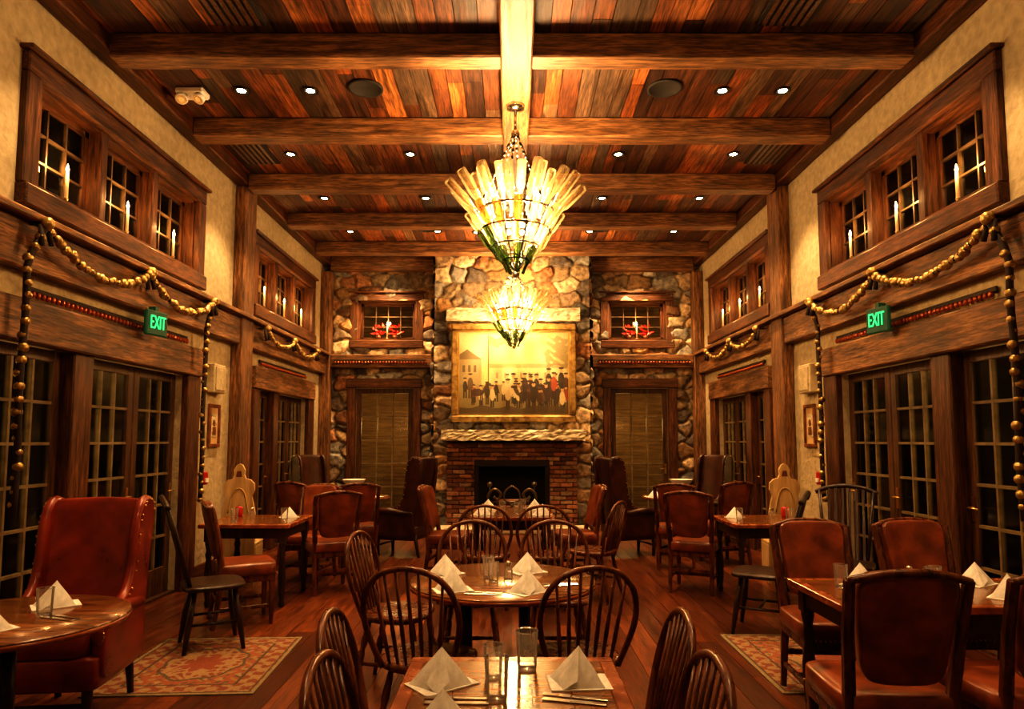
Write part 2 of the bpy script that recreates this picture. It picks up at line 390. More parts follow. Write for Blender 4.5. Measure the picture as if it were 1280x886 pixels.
# ------------------------------------------------------------------ windows/doors
def candle(b,x,y,z,h=.2,mw=0,mf=1,mb=2):
    b.lathe([(.035,0),(.04,.008),(.014,.02),(.012,.035),(.02,.045)],10,mb,(x,y,z))
    b.cyl((x,y,z+.04),(x,y,z+h),.013,.012,8,mw)
    b.lathe([(.002,0),(.010,.012),(.012,.024),(.006,.046),(.0,.066)],8,mf,(x,y,z+h))
lights=[]
def window(n,Mx,a,c,z0,z1,panes,cols,rows,hm,cs=.15,dep=.13,mullw=.09):
    b=MB(); b.T=Mx
    p=.055
    b.bb(a-cs,c+cs,-p,.02,z1,z1+cs,6,.01); b.bb(a-cs,c+cs,-p-.03,.02,z0-cs,z0,6,.01)
    b.bb(a-cs,a,-p,.02,z0,z1,0,.01); b.bb(c,c+cs,-p,.02,z0,z1,0,.01)
    b.bb(a-cs-.03,c+cs+.03,-p-.04,.01,z1+cs,z1+cs+.03,6,.005)
    for q in((a,a+.03),(c-.03,c)): b.bb(q[0],q[1],.0,.29,z0,z1,0)
    b.bb(a,c,0,.29,z1-.03,z1,6); b.bb(a,c,-.05,.29,z0,z0+.03,6)
    pw=(c-a)/panes
    for i in range(panes):
        x0=a+i*pw;x1=x0+pw
        if i: b.bb(x0-mullw/2,x0+mullw/2,-.01,dep+.05,z0,z1,0,.006)
        f=.045; xa=x0+(mullw/2 if i else .03); xb=x1-(mullw/2 if i<panes-1 else .03); za=z0+.03; zb=z1-.03
        y0,y1=dep-.03,dep+.02
        b.bb(xa,xb,y0,y1,za,za+f,6); b.bb(xa,xb,y0,y1,zb-f,zb,6); b.bb(xa,xa+f,y0,y1,za,zb,0); b.bb(xb-f,xb,y0,y1,za,zb,0)
        for k in range(1,cols): 
            xx=xa+f+(xb-xa-2*f)*k/cols; b.bb(xx-.009,xx+.009,y0+.005,y1-.005,za,zb,4)
        for k in range(1,rows):
            zz=za+f+(zb-za-2*f)*k/rows; b.bb(xa,xb,y0+.006,y1-.006,zz-.009,zz+.009,4)
        candle(b,(xa+xb)/2,.015,z0+.03,.25,2,3,5); lights.append((Mx@Vector(((xa+xb)/2,-.03,z0+.36)),))
    b.bb(a+.01,c-.01,dep-.006,dep-.002,z0,z1,1)
    return b.obj('window_%d'%n,[CZ,PGL,WAX,FLAME,WMUN,BRASS,hm])
n=1
for Mx in(ML,MR):
    for a,c in UPW: window(n,Mx,a,c,UZ[0],UZ[1],3,3,3,CY); n+=1
for sg in(-1,1):
    x0,x1=sorted((sg*FWX[0],sg*FWX[1])); window(n,MF,x0,x1,FWZ[0],FWZ[1],1,4,3,CX,cs=.14); n+=1
def doorleaf(b,x0,x1,z1,y,cols=3,rows=6):
    st=.085; t=.045; z0=.02
    b.bb(x0,x0+st,y,y+t,z0,z1,0,.004); b.bb(x1-st,x1,y,y+t,z0,z1,0,.004)
    b.bb(x0+st,x1-st,y,y+t,z1-st,z1,0,.004); b.bb(x0+st,x1-st,y,y+t,z0,z0+.25,0,.004)
    for k in range(1,cols):
        xx=x0+st+(x1-x0-2*st)*k/cols; b.bb(xx-.011,xx+.011,y+.002,y+t-.006,z0+.25,z1-st,4)
    for k in range(1,rows):
        zz=z0+.25+(z1-st-z0-.25)*k/rows; b.bb(x0+st,x1-st,y+.003,y+t-.007,zz-.011,zz+.011,4)
    b.bb(x0+st,x1-st,y+t/2-.002,y+t/2+.002,z0+.25,z1-st,1)
    b.bb(x1-.065,x1-.03,y-.008,y,.9,1.08,2); b.cyl((x1-.048,y-.05,1.0),(x1-.048,y,1.0),.008,.008,6,2); b.cyl((x1-.048,y-.05,1.0),(x1-.15,y-.05,1.0),.008,.008,6,2)
n=1
for Mx in(ML,MR):
    for bi,(a,c) in enumerate(DOORS):
        b=MB(); b.T=Mx
        b.bb(a-.2,c+.27,-.09,.02,DZT-.02,DZT+.27,3,.012)
        b.bb(c,c+.27,-.07,.01,0,DZT-.02,5,.01); b.bb(a-.2,a,-.07,.01,0,DZT-.02,5,.01)
        if bi==0: post=[(5.12,5.36)]; leaves=[(4.32,5.12),(5.36,6.11),(6.12,6.87)]
        else: post=[(9.45,9.65)]; leaves=[(8.86,9.45),(9.65,10.32),(10.33,10.99)]
        for q in post: b.bb(q[0],q[1],-.04,.24,0,DZT,5,.01)
        for q in leaves: doorleaf(b,q[0],q[1],DZT-.02,.06)
        b.bb(a,c,.0,.28,.0,.02,0)
        b.obj('door_%d'%n,[DZ,PGL,BRASS,WY,MUN,CZ]); n+=1
for sg in(-1,1):
    x0,x1=sorted((sg*FDX[0],sg*FDX[1])); b=MB(); b.T=MF
    b.bb(x0-.14,x0,-.08,.05,0,FDZ,3,.01); b.bb(x1,x1+.14,-.08,.05,0,FDZ,3,.01); b.bb(x0-.16,x1+.16,-.1,.05,FDZ,FDZ+.16,5,.01)
    doorleaf(b,x0+.01,x1-.01,FDZ-.01,.04,3,5); b.obj('door_%d'%n,[DZ,PGL,BRASS,CZ,MUN,CX]); n+=1
b=MB()
for sg in(-1,1):
    x=sorted((sg*(HW+.3),sg*6.6)); b.bb(x[0],x[1],YB,14.5,-.12,-.02,1)
    x=sorted((sg*6.6,sg*6.7)); b.bb(x[0],x[1],YB,14.5,-.1,5.6,0)
b.bb(-HW-.3,HW+.3,YF+.35,14.5,-.12,-.02,1); b.bb(-6.7,6.7,14.5,14.6,-.1,5.6,0)
for sg in(-1,1):
    for y in(2.5,5.0,7.5,10.0,12.5):
        b.cyl((sg*6.0,y,-.02),(sg*6.0,y,5.2),.10,.09,10,2)
    for y in(3.7,6.2,8.8,11.2):
        x=sg*6.58; xx=sorted((x,x-sg*.03))
        b.bb(xx[0],xx[1],y-.35,y+.35,.9,2.1,2)
        for k in(-1,1):
            for j in(0,1): 
                q=sorted((x-sg*.02,x-sg*.05)); b.bb(q[0],q[1],y+k*.16-.14,y+k*.16+.14,.95+j*.57,1.47+j*.57,3)
b.obj('porch',[SID,PAVE,CZ,LITWIN])
def lamp(name,kind,loc,e,color=(1,.63,.30),size=.05,rot=None,ang=80,blend=.6):
    l=bpy.data.lights.new(name,kind); l.energy=e; l.color=color
    if kind=='SPOT': l.spot_size=math.radians(ang); l.spot_blend=blend
    l.shadow_soft_size=size
    o=bpy.data.objects.new(name,l); o.location=loc
    if rot: o.rotation_euler=rot
    S.collection.objects.link(o); return o
for sg in(-1,1):
    for y in(4.5,7.5,10.5): lamp('porch_light','POINT',(sg*5.4,y,2.4),90,(1,.66,.32),.15)
    lamp('porch_light','POINT',(sg*2.2,13.6,1.8),18,(1,.62,.3),.15)
# ------------------------------------------------------------------ fireplace
b=MB(); r=random.Random(2)
b.bb(-1.08,-.62,YC-.06,YC+.1,0,1.46,1); b.bb(.62,1.08,YC-.06,YC+.1,0,1.46,1); b.bb(-.62,.62,YC-.06,YC+.1,1.16,1.46,1)
z=0;k=0
while z<1.42:
    x=-1.09-(.11 if k%2 else 0)
    while x<1.09:
        a,c=max(x,-1.09),min(x+.21,1.09)
        spans=[(a,c)]
        if z<1.12: spans=[(a,min(c,-.62))] if a<-.62 else ([(max(a,.62),c)] if c>.62 else [])
        for q in spans:
            if q[1]-q[0]>.03:
                cc=random.choice([(.26,.11,.06),(.19,.075,.04),(.34,.17,.09),(.14,.07,.045),(.34,.23,.14)]); kk=r.uniform(.7,1.2)
                b.bb(q[0]+.006,q[1]-.006,YC-.10-r.uniform(0,.02),YC-.03,z+.006,z+.066,0,.006,tuple(v*kk for v in cc))
        x+=.21
    z+=.072;k+=1
b.bb(-.62,.62,YC+.40,YC+.44,0,1.3,2); b.bb(-.64,-.6,YC-.05,YC+.42,0,1.3,2); b.bb(.6,.64,YC-.05,YC+.42,0,1.3,2); b.bb(-.62,.62,YC-.05,YC+.42,1.16,1.3,2)
b.bb(-.62,.62,YC-.12,YC-.08,1.06,1.17,3,.005); b.bb(-.62,-.55,YC-.12,YC-.08,.1,1.06,3,.005); b.bb(.55,.62,YC-.12,YC-.08,.1,1.06,3,.005)
b.bb(-1.25,1.25,YC-.55,YC-.1,0,.1,4,.02)
b.bb(-.6,.6,YC-.1,YC+.40,0,.1,2)
b.obj('fireplace',[BRICK,MORT,SOOT,BLK,SLAB])
def rough_slab(name,c,d,seed):
    r=random.Random(seed); b=MB(); nx,nz,ny=40,6,6
    vs=[];fs=[]
    ring=[]
    for j in range(nz): ring.append((-1,-1+2*j/nz))
    for j in range(ny): ring.append((-1+2*j/ny,1))
    for j in range(nz): ring.append((1,1-2*j/nz))
    for j in range(ny): ring.append((1-2*j/ny,-1))
    m=len(ring)
    for i in range(nx+1):
        for (y,z) in ring:
            vs.append((c[0]+d[0]*(i/nx-.5)+r.uniform(-.006,.006),c[1]+d[1]/2*y+r.uniform(-.014,.014),c[2]+d[2]/2*z+r.uniform(-.010,.010)))
    for i in range(nx):
        for k in range(m): fs.append((i*m+k,(i+1)*m+k,(i+1)*m+(k+1)%m,i*m+(k+1)%m))
    fs.append(tuple(range(m)));fs.append(tuple(nx*m+k for k in range(m-1,-1,-1)))
    b.add(vs,fs); return b.obj(name,[SLAB])
rough_slab('mantel_shelf',(.02,YC-.14,1.58),(2.36,.38,.17),1)
rough_slab('stone_lintel',(.02,YC-.10,3.60),(2.24,.26,.22),2)
b=MB()
for sx in(-1,1):
    P=smooth_path([(sx*.28,0,.0),(sx*.28,-.03,.2),(sx*.3,-.03,.38),(sx*.22,-.03,.46),(sx*.14,-.03,.40),(sx*.18,-.03,.33),(sx*.23,-.03,.37)],5); b.tube(P,.018,8,0)
    P=smooth_path([(0,-.03,.1),(sx*.1,-.03,.2),(sx*.2,-.03,.22),(sx*.22,-.03,.14),(sx*.14,-.03,.12)],5); b.tube(P,.014,6,0)
    P=smooth_path([(0,-.03,.5),(sx*.08,-.03,.44),(sx*.1,-.03,.34),(sx*.04,-.03,.3),(0,-.03,.24)],5); b.tube(P,.014,6,0)
    b.sphere((sx*.28,-.03,.52),.035,10,0); b.cyl((sx*.28,-.03,.38),(sx*.28,-.03,.5),.01,.01,6,0)
    b.cyl((sx*.28,0,.15),(sx*.28,.3,.15),.015,.015,6,0); b.cyl((sx*.28,.3,0),(sx*.28,.3,.15),.015,.015,6,0)
for k in range(7): b.cyl((-.24+k*.08,-.0,.06),(-.24+k*.08,-.0,.3),.008,.008,6,0)
b.cyl((-.3,0,.06),(.3,0,.06),.012,.012,6,0); b.cyl((-.3,0,.3),(.3,0,.3),.012,.012,6,0)
b.cyl((-.26,.08,.2),(.27,.1,.21),.05,.045,10,1); b.cyl((-.25,.2,.2),(.26,.19,.2),.05,.05,10,1); b.cyl((-.2,.14,.28),(.22,.15,.29),.045,.04,10,1)
o=b.obj('fire_grate',[IRON,CASE]); o.location=(0,YC-.25,.1); o.scale=(1.3,1,1.3)
def painting():
    W,Hh=1.86,1.42; nx,ny=300,220; r=np.random.RandomState(3)
    s,t=np.meshgrid(np.linspace(0,1,nx),np.linspace(0,1,ny))
    def nz(f,sd):
        q=np.random.RandomState(sd); o=np.zeros_like(s)
        for i in range(10):
            a,c,p=q.uniform(-f,f),q.uniform(-f,f),q.uniform(0,6.3); o+=np.sin(a*s*6.28+c*t*6.28+p)
        return o/10
    col=np.zeros(s.shape+(3,)); sky=np.array((.60,.50,.24)); gr=np.array((.30,.23,.09))
    col[:]=sky; col+= (nz(3,1)*.22)[...,None]; col*= (1-.7*np.clip(np.hypot((s-.42)*1.5,(t-.72)*1.3)-.25,0,1))[...,None]
    g=(t<.36+.03*nz(4,2)); col[g]=(gr*(.5+1.0*t[...,None]))[g]
    def blend(m,c,a=1.):
        col[m]=col[m]*(1-a)+np.array(c)*a
    blend((np.abs(s-.10)<.11)&(t>.33)&(t<.66),(.24,.18,.09),.75); blend((t>.66)&(t<.78-np.abs(s-.08)*.9),(.12,.08,.035),.85)
    for wx in(.05,.10,.15): blend((np.abs(s-wx)<.012)&(np.abs(t-.55)<.04),(.08,.05,.03),.8)
    blend((s>.30)&(s<.97)&(t>.36)&(t<.56),(.48,.40,.23),.5); blend((s>.28)&(s<.99)&(t>.56)&(t<.61),(.24,.17,.08),.6)
    for wx in np.linspace(.35,.93,9): blend((np.abs(s-wx)<.011)&(np.abs(t-.47)<.035),(.15,.10,.05),.6)
    blend((np.abs(s-.27)<.005)&(t>.3)&(t<.95),(.10,.06,.03),.9)
    blend((s>.27)&(s<.46)&(np.abs(t-.87-.02*np.sin(s*50))<.05),(.24,.13,.06),.7)
    blend(((s-.9)**2/.016+(t-.74)**2/.035+nz(14,5)*2)<.8,(.14,.11,.045),.6)
    blend(((s-.60)**2/.05+(t-.88)**2/.006+nz(14,6)*2)<.6,(.32,.25,.11),.5)
    cc_=[(.03,.02,.01),(.06,.03,.014),(.22,.05,.02),(.03,.025,.02),(.46,.36,.19),(.10,.06,.03),(.04,.025,.012)]
    def person(x,y,h,c):
        for sx in(-.009,.010): blend((np.abs(s-x-sx)<.007)&(t>y-.15*h)&(t<y-.03),(.03,.02,.012),.9)
        blend(((s-x)/(.022*h))**2+((t-y)/(.072*h))**2<1,c,.95)
        blend((np.abs(s-x-.02*h+(t-y)*.2)<.006)&(np.abs(t-y-.01)<.05*h),c,.9)
        blend(((s-x)/(.012*h))**2+((t-y-.09*h)/(.020*h))**2<1,(.40,.24,.12),.95)
        blend(((s-x)/(.018*h))**2+((t-y-.108*h)/(.010*h))**2<1,(.03,.02,.01),.95)
    def horse(x,y,k):
        c=(.05,.025,.012)
        blend(((s-x)/.06)**2+((t-y)/.045)**2<1,c,.95); blend(((s-x-k*.06-(t-y)*.35*k)/.02)**2+((t-y-.05)/.06)**2<1,c,.95); blend(((s-x-k*.10)/.028)**2+((t-y-.095)/.02)**2<1,c,.95)
        for q in(-.045,-.028,.03,.046): blend((np.abs(s-x-q)<.006)&(t>y-.15)&(t<y),c,.95)
    F=[]
    for x in np.linspace(.06,.40,8): F.append((x+r.uniform(-.02,.02),r.uniform(.24,.38),r.uniform(.8,1.15)))
    for x in np.linspace(.44,.97,30): F.append((x+r.uniform(-.02,.02),r.uniform(.18,.42),r.uniform(.9,1.4)))
    for x,y,h in sorted(F,key=lambda q:-q[1]): person(x,y,h,cc_[r.randint(7)])
    horse(.17,.27,1);horse(.60,.24,-1);horse(.85,.25,-1); person(.60,.36,1.2,(.05,.03,.02)); person(.86,.37,1.2,(.24,.05,.02))
    blend(t<.10+.04*nz(5,9),(.07,.045,.02),.85)
    pos=np.stack([(s-.5)*W,np.zeros_like(s),(t-.5)*Hh],-1).reshape(-1,3)
    fs=[(j*nx+i,j*nx+i+1,(j+1)*nx+i+1,(j+1)*nx+i) for j in range(ny-1) for i in range(nx-1)]
    me=bpy.data.meshes.new('canvas'); me.from_pydata(pos.tolist(),[],fs)
    at=me.color_attributes.new('Col','FLOAT_COLOR','POINT'); at.data.foreach_set('color',np.concatenate([np.clip(col,0.01,1).reshape(-1,3),np.ones((len(pos),1))],1).astype(np.float32).ravel())
    me.materials.append(PAINT); me.update(); cv=bpy.data.objects.new('canvas',me); S.collection.objects.link(cv)
    b=MB(); f=.11
    for q in((-W/2-f,W/2+f,Hh/2,Hh/2+f),(-W/2-f,W/2+f,-Hh/2-f,-Hh/2),(-W/2-f,-W/2,-Hh/2,Hh/2),(W/2,W/2+f,-Hh/2,Hh/2)):
        b.bb(q[0],q[1],-.06,.05,q[2],q[3],0,.02)
    for q in((-W/2-.0,W/2,Hh/2-.02,Hh/2),(-W/2,W/2,-Hh/2,-Hh/2+.02),(-W/2,-W/2+.02,-Hh/2,Hh/2),(W/2-.02,W/2,-Hh/2,Hh/2)): b.bb(q[0],q[1],-.03,.02,q[2],q[3],1)
    fr=b.obj('oil_painting',[GOLD,BRASS]); cv.parent=fr; cv.location=(0,-.005,0)
    fr.location=(.03,YC-.17,2.62); fr.rotation_euler=(math.radians(2),0,0); return fr
painting()
# ------------------------------------------------------------------ recessed lights, speakers, vents
b=MB(); b.lathe([(.075,0),(.075,-.012),(.055,-.014),(.05,-.002),(.05,0)],20,0); b.lathe([(.0,-.004),(.040,-.004)],16,1); DL=b.mesh('downlight',[BLK,DISC])
def aim(p,t):
    d=(Vector(t)-Vector(p)); return d.to_track_quat('-Z','Y').to_euler()
for y in(1.7,4.5,6.05,7.45,8.85,10.3):
    for x in(-2.5,-1.15,1.2,2.5):
        if y<3 and abs(x)<2: continue
        if abs(x)<2 and y in(6.05,): x*=1.62
        inst(DL,'recessed_downlight',(x,y,ZC))
        if abs(x)>2:
            p=(x,y,ZC-.03); lamp('downlight_spot','SPOT',p,{1.7:60,4.5:110}.get(y,175 if y<8 else 150),size=.04,rot=aim(p,(math.copysign(3.15,x),y,1.5)),ang=76)
        elif y in(4.5,7.45,10.3):
            lamp('downlight_spot','SPOT',(x,y,ZC-.03),170,size=.04,rot=(0,0,0),ang=70)
for x in(-1.3,1.35):
    inst(DL,'recessed_downlight',(x,3.1,ZC)); lamp('downlight_spot','SPOT',(x,3.1,ZC-.03),150,size=.04,rot=(0,0,0),ang=70)
for x in(-2.2,2.2):
    inst(DL,'recessed_downlight',(x,11.3,ZC)); p=(x,11.3,ZC-.03); lamp('downlight_spot','SPOT',p,280,size=.04,rot=aim(p,(x,11.95,1.8)),ang=85)
for x in(-.55,.6):
    inst(DL,'recessed_downlight',(x,10.35,ZC)); p=(x,10.35,ZC-.03); lamp('picture_spot','SPOT',p,300,(1,.72,.38),size=.04,rot=aim(p,(.03,YC-.1,2.55)),ang=44)
b=MB(); b.lathe([(.16,0),(.16,-.015),(.14,-.02),(.135,-.008),(0,-.006)],28,0); SP=b.mesh('speaker',[SOOT])
for x,y in((-1.34,6.0),(1.4,6.0),(-1.3,10.15),(1.35,10.15)): inst(SP,'ceiling_speaker',(x,y,ZC))
b=MB(); b.bb(-.2,.2,-.3,.3,-.012,0,0)
for k in range(6): b.bb(-.17+k*.06,-.14+k*.06,-.28,.28,-.024,-.012,1)
VT=b.mesh('vent',[SOOT,DZ])
for x,y in((-2.1,4.75),(2.1,4.75),(-2.9,7.4),(2.9,7.4)): inst(VT,'ceiling_vent',(x,y,ZC))
b=MB(); b.box((0,0,-.03),(.26,.16,.06),0,None,.015)
for sx in(-1,1):
    b.lathe([(.02,0),(.05,.02),(.055,.06),(.05,.065)],14,0,(sx*.09,-.02,-.06),Euler((math.radians(150),sx*.3,0)).to_matrix()); b.lathe([(0,.066),(.048,.066)],14,1,(sx*.09,-.02,-.06),Euler((math.radians(150),sx*.3,0)).to_matrix())
o=b.obj('emergency_light',[WHITE,WAX]); o.location=(-2.95,6.05,ZC)
# ------------------------------------------------------------------ exit signs
cu=bpy.data.curves.new('t','FONT'); cu.body='EXIT'; cu.size=.2; cu.align_x='CENTER'; cu.align_y='CENTER'; cu.extrude=.004
to=bpy.data.objects.new('t',cu); S.collection.objects.link(to); bpy.context.view_layer.update()
tm=bpy.data.meshes.new_from_object(to.evaluated_get(bpy.context.evaluated_depsgraph_get()))
tv=[tuple(v.co) for v in tm.vertices]; tf=[tuple(p.vertices) for p in tm.polygons]; bpy.data.objects.remove(to)
for sg,yy in((-1,5.97),(1,5.80)):
    b=MB(); b.box((0,0,0),(.26,.04,.22),0,None,.01); b.bb(-.02,.02,-.01,.01,.11,.15,0); b.bb(-.02,.02,-.0,.06,.13,.15,0)
    b.T=Matrix.Translation((0,-.025,0))@Euler((pi/2,0,0)).to_matrix().to_4x4()@Matrix.Diagonal((.46,.85,1,1)); b.add(tv,tf,1)
    o=b.obj('exit_sign',[SIGNB,GREEN]); o.location=(sg*(HW-.19),yy,2.53); o.rotation_euler=(0,0,math.radians(78)*(-sg))
# ------------------------------------------------------------------ garlands of bells
def garland(name,Mx,hooks,drops,zt=2.93,sag=.2):
    b=MB(); b.T=Mx; yd=-.19
    pts=[]
    for i in range(len(hooks)-1):
        a,c=hooks[i],hooks[i+1]
        for k in range(13):
            t=k/12; pts.append((a+(c-a)*t,yd-.03,zt-sag*4*t*(1-t)))
    b.tube(pts,.016,6,1)
    def bells(P,sp,rr):
        L=0; nxt=0
        for i in range(len(P)-1):
            A=Vector(P[i]);B=Vector(P[i+1]);l=(B-A).length
            while nxt<=L+l and l>0:
                q=A+(B-A)*((nxt-L)/l); j=random.uniform(-.012,.012)
                b.sphere((q[0],q[1]+j,q[2]+random.uniform(-.008,.008)),rr*random.uniform(.75,1.2),8,0); nxt+=sp
            L+=l
    bells(pts,.060,.034)
    for h in hooks: 
        b.cyl((h,-.05,zt+.02),(h,yd-.03,zt+.02),.012,.012,6,1); b.sphere((h,yd-.04,zt+.02),.045,10,0)
        b.tube([(h-.03,yd-.02,zt),(h-.05,yd-.04,zt-.14)],.02,6,1); b.tube([(h+.03,yd-.02,zt),(h+.05,yd-.04,zt-.12)],.02,6,1)
    for (h,y,z1) in drops:
        P=[(h,yd-.03,zt),(h+(y-h)*.8,yd,zt-.2)]+[(y+.01*math.sin(k),yd+.01,zt-.3-(zt-.3-z1)*k/10) for k in range(11)]
        b.tube(P,.024,6,1); bells(P,.085,.031)
    return b.obj(name,[BELL,ROPE])
def strap(name,Mx,a,c,z,y=-.125):
    b=MB(); b.T=Mx; b.bb(a,c,y,y+.015,z,z+.035,1)
    k=a+.03
    while k<c:
        b.sphere((k,y-.012,z-.018),.02,8,0,(1,1,1.25)); k+=.052
    return b.obj(name,[COPPER,ROPE])
for Mx,h0 in((ML,4.47),(MR,4.36)):
    garland('sleigh_bell_garland',Mx,[h0,5.8,7.05],[(h0,h0-.1,1.0),(7.05,6.98,.9)])
    garland('sleigh_bell_garland',Mx,[8.62,9.7,10.85],[],2.9,.14)
    strap('sleigh_bell_strap',Mx,4.6,6.9,2.52,-.03); strap('sleigh_bell_strap',Mx,8.9,10.9,2.52,-.03)
strap('sleigh_bell_strap',MF,-3.1,-1.5,2.86,-.245); strap('sleigh_bell_strap',MF,1.5,3.1,2.86,-.245)
b=MB(); 
for q in((-.14,.14,.2,.24),(-.14,.14,-.24,-.2),(-.14,-.1,-.2,.2),(.1,.14,-.2,.2)): b.bb(q[0],q[1],-.03,0,q[2],q[3],0,.006)
b.bb(-.1,.1,-.012,0,-.2,.2,1); b.bb(-.06,.06,-.016,-.01,-.13,.13,2); b.sphere((0,-.016,.03),.035,10,0,(1,.2,1.2)); b.box((0,-.017,-.06),(.08,.006,.09),0)
PF=b.mesh('framed_picture',[CASE,PALE,SLAB])
for sg,Mx in((-1,ML),(1,MR)):
    for y in(7.62,8.52):
        o=inst(PF,'framed_picture',(sg*(HW-.001),y,1.66)); o.rotation_euler=(0,0,pi/2 if sg<0 else -pi/2)
    b=MB(); b.T=Mx; b.bb(7.42,7.72,-.09,0,2.02,2.34,0,.01); b.bb(7.45,7.69,-.1,-.09,2.05,2.31,0,.004); b.obj('wall_cabinet',[PLAST])
    b=MB(); b.T=Mx; b.bb(7.32,7.42,-.06,0,1.02,1.16,0,.01); b.bb(7.34,7.40,-.075,-.06,1.05,1.09,1); b.obj('fire_alarm_pull',[REDP,WHITE])
# ------------------------------------------------------------------ chandelier
def bottle_prof(k=1.0,L=.34):
    return [(.0135*k,0),(.015*k,.015),(.013*k,.03),(.0145*k,.30*L),(.022*k,.38*L),(.034*k,.47*L),(.036*k,.55*L),(.0365*k,L-.015),(.032*k,L)]
b=MB(); r=random.Random(8)
top=1.50
b.lathe([(.0,top),(.085,top),(.08,top-.03),(.02,top-.05)],18,1); b.cyl((0,0,top-.04),(0,0,top-.24),.012,.012,8,1); b.sphere((0,0,top-.26),.04,12,1)
for k in range(6):
    a=2*pi*k/6+.3; P0=Vector((.02*math.cos(a),.02*math.sin(a),top-.28)); P1=Vector((.31*math.cos(a),.31*math.sin(a),.58))
    M_=16
    for j in range(M_):
        p=P0.lerp(P1,j/M_); q=P0.lerp(P1,(j+.8)/M_); b.tube([p,q],.006 if j%2 else .013,5,1 if j%2 else 3)
def ring(R,z,t=.012): b.tube([(R*math.cos(2*pi*k/32),R*math.sin(2*pi*k/32),z) for k in range(32)],t,6,3,closed=True)
def tier(R,z,n,tilt,L,k,mats,ph=0):
    for i in range(n):
        a=2*pi*(i+ph)/n+r.uniform(-.03,.03)
        Rm=Euler((0,0,a)).to_matrix()@Euler((0,math.radians(tilt)+r.uniform(-.05,.05),0)).to_matrix()
        b.lathe(bottle_prof(k,L),8,r.choice(mats),(R*math.cos(a),R*math.sin(a),z+r.uniform(-.015,.015)),Rm,cap0=False)
ring(.34,.52,.009);ring(.27,.55,.009);ring(.30,.36,.008);ring(.20,.22,.008);ring(.11,.10,.008)
tier(.28,.44,15,42,.46,1.2,[0],0)
tier(.22,.50,11,20,.40,1.1,[0],.5)
tier(.22,.24,15,36,.36,1.0,[0,0,0,0,5],.3)
tier(.15,.10,12,30,.31,.95,[0,5,0,0,4],.0)
tier(.07,-.02,7,22,.26,.95,[4,5,4],.4)
for k in range(8):
    a=2*pi*k/8+.2; x,y=.2*math.cos(a),.2*math.sin(a); b.cyl((x,y,.56),(x,y,.66),.011,.011,8,2); b.lathe([(.008,0),(.017,.02),(.015,.045),(.0,.08)],8,6,(x,y,.66))
for k in range(6):
    a=2*pi*k/6; x,y=.12*math.cos(a),.12*math.sin(a); b.sphere((x,y,.38),.022,8,6)
for k in range(10):
    a=2*pi*k/10; b.tube([(.34*math.cos(a),.34*math.sin(a),.52),(.30*math.cos(a),.30*math.sin(a),.36),(.20*math.cos(a),.20*math.sin(a),.22),(.11*math.cos(a),.11*math.sin(a),.10),(0,0,0.0)],.005,5,3)
b.sphere((0,0,-.03),.03,10,1)
CH=b.mesh('chandelier',[CG,CHROME,WAX,BLK,CG2,CG3,BULB])
for y,e in((5.85,185),(10.5,140),(1.4,85)):  # last one unseen behind the camera, added to light the foreground
    x=.03; inst(CH,'chandelier',(x,y,2.97))
    lamp('chandelier_light','POINT',(x,y,3.72),e,size=.14); lamp('chandelier_light','POINT',(x,y,3.40),e*.9,size=.1)
for L_ in lights[::1]: lamp('candle_light','POINT',tuple(L_[0]),7,(1,.55,.2),size=.02)
# ------------------------------------------------------------------ chairs
def windsor(mat,dark=False):
    b=MB(); sh=.44
    pts=[]
    for k in range(28):
        a=2*pi*k/28; q=lambda v,e:math.copysign(abs(v)**e,v)
        x=.225*q(math.cos(a),.75); y=.21*q(math.sin(a),.75); x*=1+.08*(y/.21); pts.append((x,y))
    vs=[];m=len(pts)
    for z,s_ in((sh-.02,.88),(sh-.005,1),(sh+.018,1),(sh+.024,.93),(sh+.012,.5)): vs+=[(p[0]*s_,p[1]*s_,z) for p in pts]
    vs.append((0,0,sh+.01)); fs=[tuple(range(m-1,-1,-1))]
    for i in range(4):
        for k in range(m): fs.append((i*m+k,i*m+(k+1)%m,(i+1)*m+(k+1)%m,(i+1)*m+k))
    for k in range(m): fs.append((4*m+k,4*m+(k+1)%m,5*m))
    b.add(vs,fs,0,True)
    def leg(x0,y0,x1,y1):
        A=Vector((x0,y0,sh-.01));B=Vector((x1,y1,0)); rr=[.013,.016,.021,.014,.022,.024,.017,.012]; tt=[0,.12,.3,.4,.45,.62,.8,1]
        b.tube([A.lerp(B,t) for t in tt],rr,8,0)
        return A.lerp(B,.58)
    L1=leg(-.15,.14,-.21,.20);L2=leg(.15,.14,.21,.20);L3=leg(-.13,-.13,-.19,-.22);L4=leg(.13,-.13,.19,-.22)
    def st(A,B): b.tube([A,A.lerp(B,.3),A.lerp(B,.5),A.lerp(B,.7),B],[.009,.013,.016,.013,.009],7,0)
    st(L1,L3);st(L2,L4);st(L1.lerp(L3,.5),L2.lerp(L4,.5))
    Hb=.48; yb=lambda h:-.16-.12*h
    half=[(.165,0),(.20,.2),(.23,.42),(.23,.62),(.20,.8),(.128,.94),(.0,1.0)]
    full=[(-x,h) for x,h in half]+[(x,h) for x,h in half[::-1][1:]]
    P=smooth_path([(x,yb(h),sh+Hb*h) for x,h in full],4); b.tube(P,.0145,8,0)
    for k in range(7):
        x=-.168+.056*k; h=1
        for i in range(len(half)-1):
            if half[i][0]>=abs(x)>=half[i+1][0] and half[i][1]>=.42:
                t=(half[i][0]-abs(x))/(half[i][0]-half[i+1][0]+1e-9); h=half[i][1]+t*(half[i+1][1]-half[i][1]); break
        A=Vector((x*.72,-.17,sh+.01));B=Vector((x,yb(h),sh+Hb*h)); b.tube([A,A.lerp(B,.35),B],[.007,.0105,.0065],6,0)
    return b.mesh('windsor',[mat])
WIND=windsor(CHAIRW)
